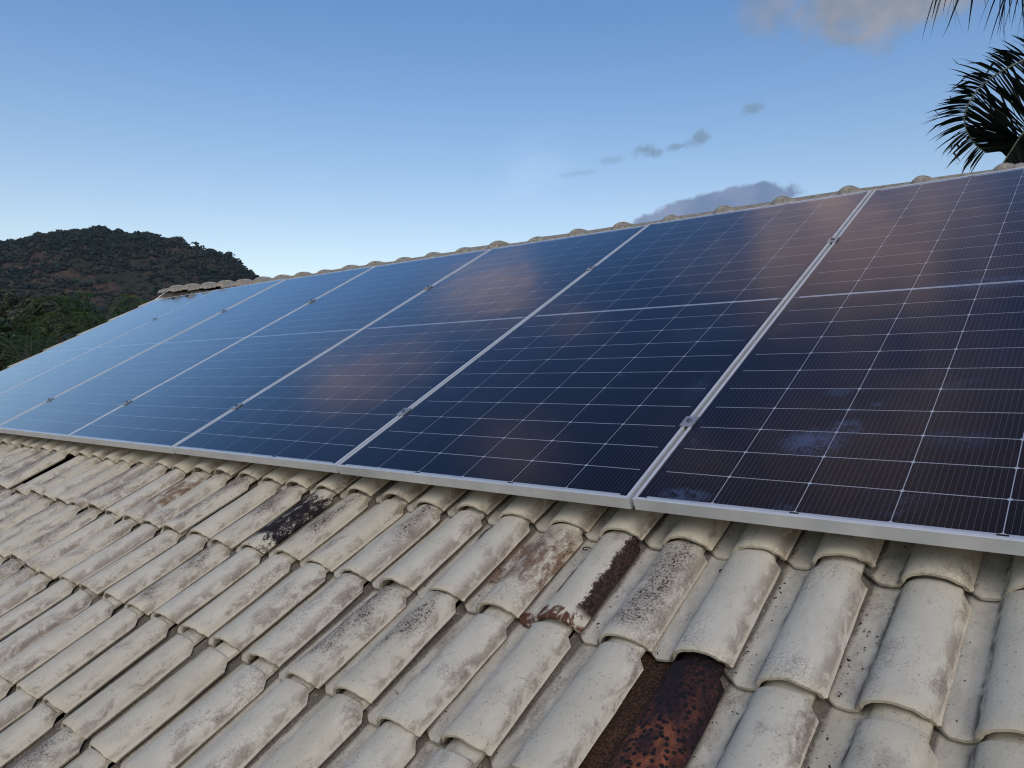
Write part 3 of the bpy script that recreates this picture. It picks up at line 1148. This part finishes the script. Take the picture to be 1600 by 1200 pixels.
def leaflet(mb, base, dr, length, width, droop, side_n, segs=4, kink=0.0, g=random):
    """one narrow leaflet folded slightly along its midrib"""
    p = Vector(base)
    d = Vector(dr).normalized()
    step = length / segs
    prev = None
    kseg = g.randrange(1, segs) if kink and g.random() < kink else -1
    for i in range(segs + 1):
        t = i / segs
        w = width * (0.35 + 1.3 * t if t < .35 else .80 * (1 - (t - .35) / .65) ** .8) * .62 + .0004
        s = d.cross(side_n)
        if s.length < 1e-4:
            s = d.cross(UP)
        s.normalize()
        cur = (p + s * w, p - s * w)
        if prev:
            mb.quad(prev[0], prev[1], cur[1], cur[0])
        prev = cur
        p = p + d * step
        d = (d + Vector((0, 0, -1)) * droop * step / length * 1.2).normalized()
        if i == kseg:
            d = (d + Vector((g.gauss(0, .7), g.gauss(0, .7), g.gauss(-.4, .5)))).normalized()


def place_mesh(name, mb, mats, root, parent, smooth=None):
    """mesh built in world space, stored relative to the plant's base"""
    off = root.location
    mb.v = [(v[0] - off.x, v[1] - off.y, v[2] - off.z) for v in mb.v]
    return mb.build(name, mats, parent, smooth)


def frond(root, path, leafspec, seed, mat, rmat=None, r0=.022, n=46, part='frond'):
    """rachis tube with a child holding its leaflets; leafspec(t, side) -> dir, length, width, droop or None"""
    g = random.Random(seed)
    pts = spline(path, n)
    mb = MB()
    mb.tube(pts, [max(.0035, r0 * (1 - .85 * i / n)) for i in range(n + 1)], 6)
    fr = place_mesh(part, mb, rmat or M_RACHIS, root, root, 60)
    lm = MB()
    for i in range(2, n + 1):
        t = i / n
        tan = (pts[min(i + 1, n)] - pts[i - 1]).normalized()
        for side in (-1, 1):
            s = leafspec(t, side, tan, g)
            if not s:
                continue
            dr, L, w, droop, kink = s
            leaflet(lm, pts[i] + tan * g.uniform(-.008, .008), dr, L, w, droop, tan.cross(Vector(dr)).cross(Vector(dr)) + Vector((g.gauss(0, .3), g.gauss(0, .3), g.gauss(0, .3))), 5, kink, g)
    lo = place_mesh('leaflets', lm, mat, root, fr)
    lo['kind'] = 'stuff'
    return fr


# ---- coconut palm standing behind the ridge to the right
PD = 9.0
crown = ray(1800, 60, PD)
palm = bpy.data.objects.new('palm_tree', None)
COL.objects.link(palm)
palm.location = Vector((crown.x + .5, crown.y + .3, GROUND_Z))
thing(palm, 'dark coconut palm behind the ridge, fronds hanging in at the upper right', 'palm tree')
mb = MB()
tp = spline([palm.location, palm.location + Vector((-.1, .1, 2.5)), crown + Vector((.05, 0, -1.5)), crown], 16)
mb.tube(tp, [.17 - .06 * i / 16 + (.012 if i % 2 else 0) for i in range(17)], 10)
place_mesh('trunk', mb, M_BARK, palm, palm, 50)
PXM = PD / F_PX                       # metres per photograph pixel at the palm


def px_dir(dx, dy, depth=0.0):
    return CAM_RIGHT * dx - UP * dy + CAM_FWD * depth


def spec_hook(t, side, tan, g):
    """curling frond: long leaflets hang on the inside of the curl, short bent ones stick out"""
    tx, ty = tan.dot(CAM_RIGHT), -tan.z
    if t < .10:
        return None
    jit = Vector((g.gauss(0, .05), g.gauss(0, .05), g.gauss(0, .05)))
    if side < 0:
        L = (46 + g.gauss(0, 12)) * PXM * (1 if t < .8 else .9)
        return px_dir(-ty + tx * .30, tx + ty * .30, .30) + jit * 2, L, 5.6 * PXM, .40, .38
    L = (118 + 14 * math.sin(t * PI) + g.gauss(0, 9)) * PXM * (1 if t < .88 else .75)
    return px_dir(ty * .85 - tx * .05 + .16, -tx * .85 + .30 + ty * .12, g.uniform(-.7, .25)) + jit * .9, L, 6.4 * PXM, .25, 0


hook = [(1800, 60), (1740, 58), (1680, 66), (1635, 79), (1600, 94), (1566, 111), (1536, 132), (1516, 157), (1507, 183), (1511, 206), (1524, 226), (1540, 238)]
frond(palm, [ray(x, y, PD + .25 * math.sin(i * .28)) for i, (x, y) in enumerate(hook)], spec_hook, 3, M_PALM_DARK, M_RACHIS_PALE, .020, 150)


def spec_hang(t, side, tan, g):
    if t < .1 or g.random() < (.10 if t < .62 else .66):
        return None
    L = (150 - 84 * t + g.gauss(0, 20)) * PXM
    return px_dir(-.05 + g.gauss(0, .16) - .25 * t, 1.0, side * .25), L, 4.2 * PXM, .5, .35


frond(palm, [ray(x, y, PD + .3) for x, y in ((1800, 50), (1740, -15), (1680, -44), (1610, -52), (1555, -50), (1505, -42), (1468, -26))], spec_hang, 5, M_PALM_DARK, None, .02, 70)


def spec_low(t, side, tan, g):
    if t < .1:
        return None
    L = (95 + g.gauss(0, 12)) * PXM
    if side < 0:
        return px_dir(.10 + g.gauss(0, .06), 1.0, .5), L, 5.6 * PXM, .4, .05
    return px_dir(.26 + g.gauss(0, .06), 1.0, -.35), L, 5.6 * PXM, .4, .05


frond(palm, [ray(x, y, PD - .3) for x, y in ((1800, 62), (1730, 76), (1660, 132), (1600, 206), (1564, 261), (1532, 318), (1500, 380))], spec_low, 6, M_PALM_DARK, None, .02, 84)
for k, (ax, ay) in enumerate(((1.6, .2), (.9, 1.5), (1.3, -1.3), (-.2, 2.2))):
    e = crown + Vector((ax, ay, -.5))
    frond(palm, [crown, crown + Vector((ax * .35, ay * .35, .55)), crown + Vector((ax * .75, ay * .75, .35)), e, e + Vector((ax * .2, ay * .2, -.8))],
          lambda t, s, tan, g: (tan.cross(UP) * s + tan * .5 + Vector((0, 0, -.35)), .75 * (1 - .5 * t), .036, .6, 0) if t > .1 else None,
          20 + k, M_PALM_DARK, None, .02, 40)


# ---- green palms past the left end of the roof
def small_palm(px, py, dist, n_fr, size, seed, label, low=.05, high=1.35):
    g = random.Random(seed)
    c = ray(px, py, dist)
    root = bpy.data.objects.new('palm_shrub', None)
    COL.objects.link(root)
    root.location = Vector((c.x, c.y, GROUND_Z))
    thing(root, label, 'palm', 'green palms past the roof end')
    mb = MB()
    mb.tube(spline([root.location, root.location + Vector((.05, .02, 1.2)), c + Vector((0, 0, -.3)), c], 8), [.11, .10, .09, .09, .085, .08, .08, .075, .06], 8)
    place_mesh('trunk', mb, M_BARK, root, root, 50)
    for i in range(n_fr):
        a = 2 * PI * (i / n_fr) + g.gauss(0, .2)
        rise = g.uniform(low, high)
        L = size * g.uniform(.8, 1.1)
        h = Vector((math.cos(a), math.sin(a), 0))
        p0 = c
        p1 = c + h * (L * .28) + UP * (L * .42 * rise)
        p2 = c + h * (L * .62) + UP * (L * (.62 * rise - .06))
        p3 = c + h * (L * .95) + UP * (L * (.62 * rise - .34))
        frond(root, [p0, p1, p2, p3],
              lambda t, s, tan, gg: ((tan.cross(UP)).normalized() * s * .9 + tan * .75 + UP * .25, size * (.25 - .12 * t) * gg.uniform(.8, 1.15), size * .011, .7, 0) if t > .14 else None,
              seed * 40 + i, M_PALM, M_RACHIS, .014, 30)
    return root


small_palm(148, 556, 15.0, 19, 1.30, 2, 'bright green palm just past the left roof edge, in front of the hill', .25, 1.75)
small_palm(48, 588, 16.0, 13, 1.75, 5, 'darker palm low at the left picture edge, below the bright one')


# ---- broadleaf trees past the left end
def leaf_cluster(mb, c, r, count, size, g, flat=.8):
    for _ in range(count):
        while True:
            p = Vector((g.uniform(-1, 1), g.uniform(-1, 1), g.uniform(-1, 1)))
            if .25 < p.length < 1:
                break
        q_ = Vector(c) + Vector((p.x * r, p.y * r, p.z * r * flat))
        d = (p.normalized() + Vector((g.gauss(0, .5), g.gauss(0, .5), g.gauss(.35, .5)))).normalized()
        a = d.cross(Vector((g.gauss(0, 1), g.gauss(0, 1), g.gauss(0, 1)))).normalized()
        b_ = d.cross(a)
        s = size * g.uniform(.6, 1.3)
        mb.quad(q_ - a * s, q_ - b_ * s * .45, q_ + a * s, q_ + b_ * s * .45)


def broad_tree(px, py, dist, w_px, h_px, seed, label, mat, leaf=.07, count=120, name='leafy_tree'):
    g = random.Random(seed)
    c = ray(px, py, dist)
    k = dist / F_PX
    rx, rz = w_px * k / 2, h_px * k / 2
    root = bpy.data.objects.new(name, None)
    COL.objects.link(root)
    root.location = Vector((c.x, c.y, GROUND_Z))
    thing(root, label, 'tree', 'trees past the left end of the roof')
    tb = MB()
    tb.tube(spline([root.location, root.location + Vector((.1, 0, 1.5)), c], 8), [.20 - .015 * i for i in range(9)], 8)
    cb = MB()
    for i in range(26):
        a, e = g.uniform(0, 2 * PI), math.asin(g.uniform(-.75, 1))
        rad = g.uniform(.45, 1)
        p = c + Vector((math.cos(a) * math.cos(e) * rx * rad, math.sin(a) * math.cos(e) * rx * rad, math.sin(e) * rz * rad))
        tb.tube([c - Vector((0, 0, rz * .4)), (c + p) / 2 + Vector((0, 0, .05)), p], [.05, .03, .012], 5)
        leaf_cluster(cb, p, rx * .34, count, leaf, g)
    place_mesh('trunk', tb, M_BARK, root, root, 50)
    cr = place_mesh('crown', cb, mat, root, root)
    return root


broad_tree(18, 500, 27, 120, 75, 1, 'grey-olive bushy tree at the left picture edge below the hill', M_LEAF_A, .11, 150)
broad_tree(95, 500, 30, 130, 60, 2, 'olive tree with a low rounded crown behind the bright palm', M_LEAF_B, .11, 150)
broad_tree(-10, 560, 20, 90, 110, 3, 'dark leafy tree at the lower left corner past the roof', M_LEAF_B, .08, 150)
broad_tree(195, 520, 30, 110, 60, 4, 'dark bushy tree low between the bright palm and the roof', M_LEAF_B, .10, 130)


# ------------------------------------------------------------------ hill, ground
def ground_material():
    m, q, bs, out = new_mat('grass_and_earth')
    co = q.n('ShaderNodeTexCoord').outputs['Object']
    nz = q.noise(co, .05, 6.0, .6)
    n2 = q.noise(co, 1.2, 6.0, .65)
    col = q.mix(q.ramp(nz, .4, .6), (0.05, 0.075, 0.03), (0.085, 0.085, 0.045))
    q.put(bs, 'Base Color', q.mix(q.ramp(n2, .35, .7), col, (0.035, 0.05, 0.02)))
    q.put(bs, 'Roughness', .95)
    return m


mb = MB()
S = 2600
N = 24
mb.v = [(x, y, 0) for y in np.linspace(-S, S, N) for x in np.linspace(-S, S, N)]
for j in range(N - 1):
    for i in range(N - 1):
        a = j * N + i
        mb.f.append((a, a + 1, a + N + 1, a + N))
        mb.m.append(0)
gnd = mb.build('ground', ground_material(), None, loc=(0, 0, GROUND_Z))
gnd['kind'] = 'structure'

HAZE = 0.00006
HD = 760.0                           # distance of the hill
KM = HD / F_PX
sil = [(-520, 560), (-420, 530), (-300, 490), (-200, 462), (-100, 436), (-40, 420), (0, 409), (30, 400), (60, 393), (100, 384), (150, 376), (190, 373), (230, 376), (265, 381),
       (300, 388), (330, 396), (352, 404), (375, 417), (400, 438), (420, 462), (440, 492), (462, 530), (480, 570), (500, 610)]
SX = np.array([s[0] for s in sil], float)
SY = np.array([s[1] for s in sil], float)


def hill_h(px, dep):
    """height of the hill above the camera at lateral pixel px, dep metres behind the crest line"""
    top = np.interp(px, SX, SY)
    h = (600 - top) * KM + 6.0
    # convex front: steep cliffs low down, rounding over towards the top
    t = np.clip(1 - np.abs(dep) / np.where(dep < 0, 230.0, 300.0), 0, 1)
    return h * (1 - (1 - t) ** 2.3) - 6.0


def hill_point(px, dep, extra=0.0):
    h = float(hill_h(px, dep))
    w = mnoise.noise(Vector((px * .02, dep * .02, 0))) * 5 + mnoise.noise(Vector((px * .06, dep * .06, 4))) * 2.2
    h += w * min(1, max(0, (h + 6) / 25))
    lat = (px - 800) * KM
    return CAM_POS + CAM_FWD * (HD + dep) + CAM_RIGHT * lat + UP * (h + extra)


def hill_material():
    m, q, bs, out = new_mat('hill_rock_and_scrub')
    co = q.n('ShaderNodeTexCoord').outputs['Object']
    n1 = q.noise(co, .035, 6.0, .6)
    n2 = q.noise(q.vmul(co, (1, 1, .35)), .16, 6.0, .65, .5)
    n3 = q.noise(co, .5, 5.0, .65)
    rock = q.mix(q.ramp(n2, .35, .65), (0.022, 0.019, 0.020), (0.105, 0.060, 0.040))
    rock = q.mix(q.ramp(n3, .45, .62), rock, (0.050, 0.038, 0.032))
    scrub = q.mix(q.ramp(n3, .35, .65), (0.014, 0.022, 0.016), (0.036, 0.040, 0.024))
    q.put(bs, 'Base Color', q.mix(q.ramp(n1, .42, .52), rock, scrub))
    q.put(bs, 'Roughness', .95)
    q.put(bs, 'Specular IOR Level', .1)
    return m


gx = np.linspace(-520, 500, 150)
gd = np.concatenate([np.linspace(-235, 0, 70), np.linspace(8, 300, 30)])
hv, hf = [], []
for d in gd:
    for x in gx:
        hv.append(tuple(hill_point(x, d)))
nx = len(gx)
for j in range(len(gd) - 1):
    for i in range(nx - 1):
        a = j * nx + i
        hf.append((a, a + 1, a + nx + 1, a + nx))
hill = link('hill', mesh_from('hill', hv, hf, [hill_material()], 80))
hill['kind'] = 'structure'

# bare rock places, in picture terms (centre, half size), where few trees stand
bare = [(95, 402, 46, 10), (25, 418, 25, 6), (250, 412, 60, 8), (150, 432, 65, 9), (300, 392, 35, 7), (60, 470, 30, 6), (215, 446, 60, 8), (330, 412, 22, 9)]
g = random.Random(77)
rs = np.random.default_rng(5)
tv, tf, tm = [], [], []
count = 0
NQ = 30
while count < 9500:
    px = g.uniform(-160, 470)
    dep = -g.random() ** 1.0 * 225 + 10
    p = hill_point(px, dep)
    s = px_of(p)
    if s is None or s[1] > 560 or s[0] > 440:
        continue
    skip = 0.0
    for (bx, by_, bw, bh) in bare:
        e = ((s[0] - bx) / bw) ** 2 + ((s[1] - by_) / bh) ** 2
        if e < 1:
            skip = max(skip, .80)
        elif e < 1.6:
            skip = max(skip, .45)
    if mnoise.noise(Vector((px * .018, dep * .03, 9))) < -.22 and dep < -25:
        skip = max(skip, .55)
    if g.random() < skip:
        continue
    r = g.uniform(1.3, 3.2) if g.random() < .88 else g.uniform(3.2, 5.0)
    tall = r * g.uniform(.5, 1.0)
    c = np.array(p) + np.array([0, 0, r * .45 + (tall * 1.1 if g.random() < .25 and dep > -20 else 0)])
    dirs = rs.normal(size=(NQ, 3))
    dirs /= np.linalg.norm(dirs, axis=1)[:, None]
    dirs[:, 2] = np.abs(dirs[:, 2]) * .9 - .15
    cen = c + dirs * np.array([r, r, r * .75]) * rs.uniform(.55, 1.0, (NQ, 1))
    nrm = dirs + rs.normal(scale=.45, size=(NQ, 3))
    a = np.cross(nrm, rs.normal(size=(NQ, 3)))
    a /= np.linalg.norm(a, axis=1)[:, None]
    b_ = np.cross(nrm / np.linalg.norm(nrm, axis=1)[:, None], a)
    sz = r * .27 * rs.uniform(.7, 1.3, (NQ, 1))
    quad = np.stack([cen - a * sz, cen - b_ * sz, cen + a * sz, cen + b_ * sz], 1)
    tv.append(quad.reshape(-1, 3))
    count += 1
tv = np.concatenate(tv)
nq = len(tv) // 4
me = bpy.data.meshes.new('forest')
me.vertices.add(len(tv))
me.vertices.foreach_set('co', tv.astype(np.float32).ravel())
me.loops.add(nq * 4)
me.loops.foreach_set('vertex_index', np.arange(nq * 4, dtype=np.int32))
me.polygons.add(nq)
me.polygons.foreach_set('loop_start', np.arange(0, nq * 4, 4, dtype=np.int32))
me.update(calc_edges=True)
me.validate()
M_FOREST = leaf_material('forest_leaf', (0.006, 0.017, 0.019), (0.024, 0.042, 0.026), (0.038, 0.043, 0.028), rough=.8, trans=.1, scale=.03)
me.materials.append(M_FOREST)
fo = link('forest', me)
fo['kind'] = 'stuff'
fo['label'] = 'dark green woodland covering the hill behind the roof'

# ------------------------------------------------------------------ evening air
hz = bpy.data.materials.new('evening_haze')
hz.use_nodes = True
hz.node_tree.nodes.clear()
_o = hz.node_tree.nodes.new('ShaderNodeOutputMaterial')
_v = hz.node_tree.nodes.new('ShaderNodeVolumePrincipled')
_v.inputs['Color'].default_value = (.62, .78, 1.0, 1)
_v.inputs['Density'].default_value = HAZE
_v.inputs['Anisotropy'].default_value = 0.2
hz.node_tree.links.new(_v.outputs[0], _o.inputs['Volume'])
mb = MB()
mb.box(-2700, 2700, -2700, 2700, GROUND_Z - 1, 190)
o = mb.build('haze', hz)
o['kind'] = 'stuff'
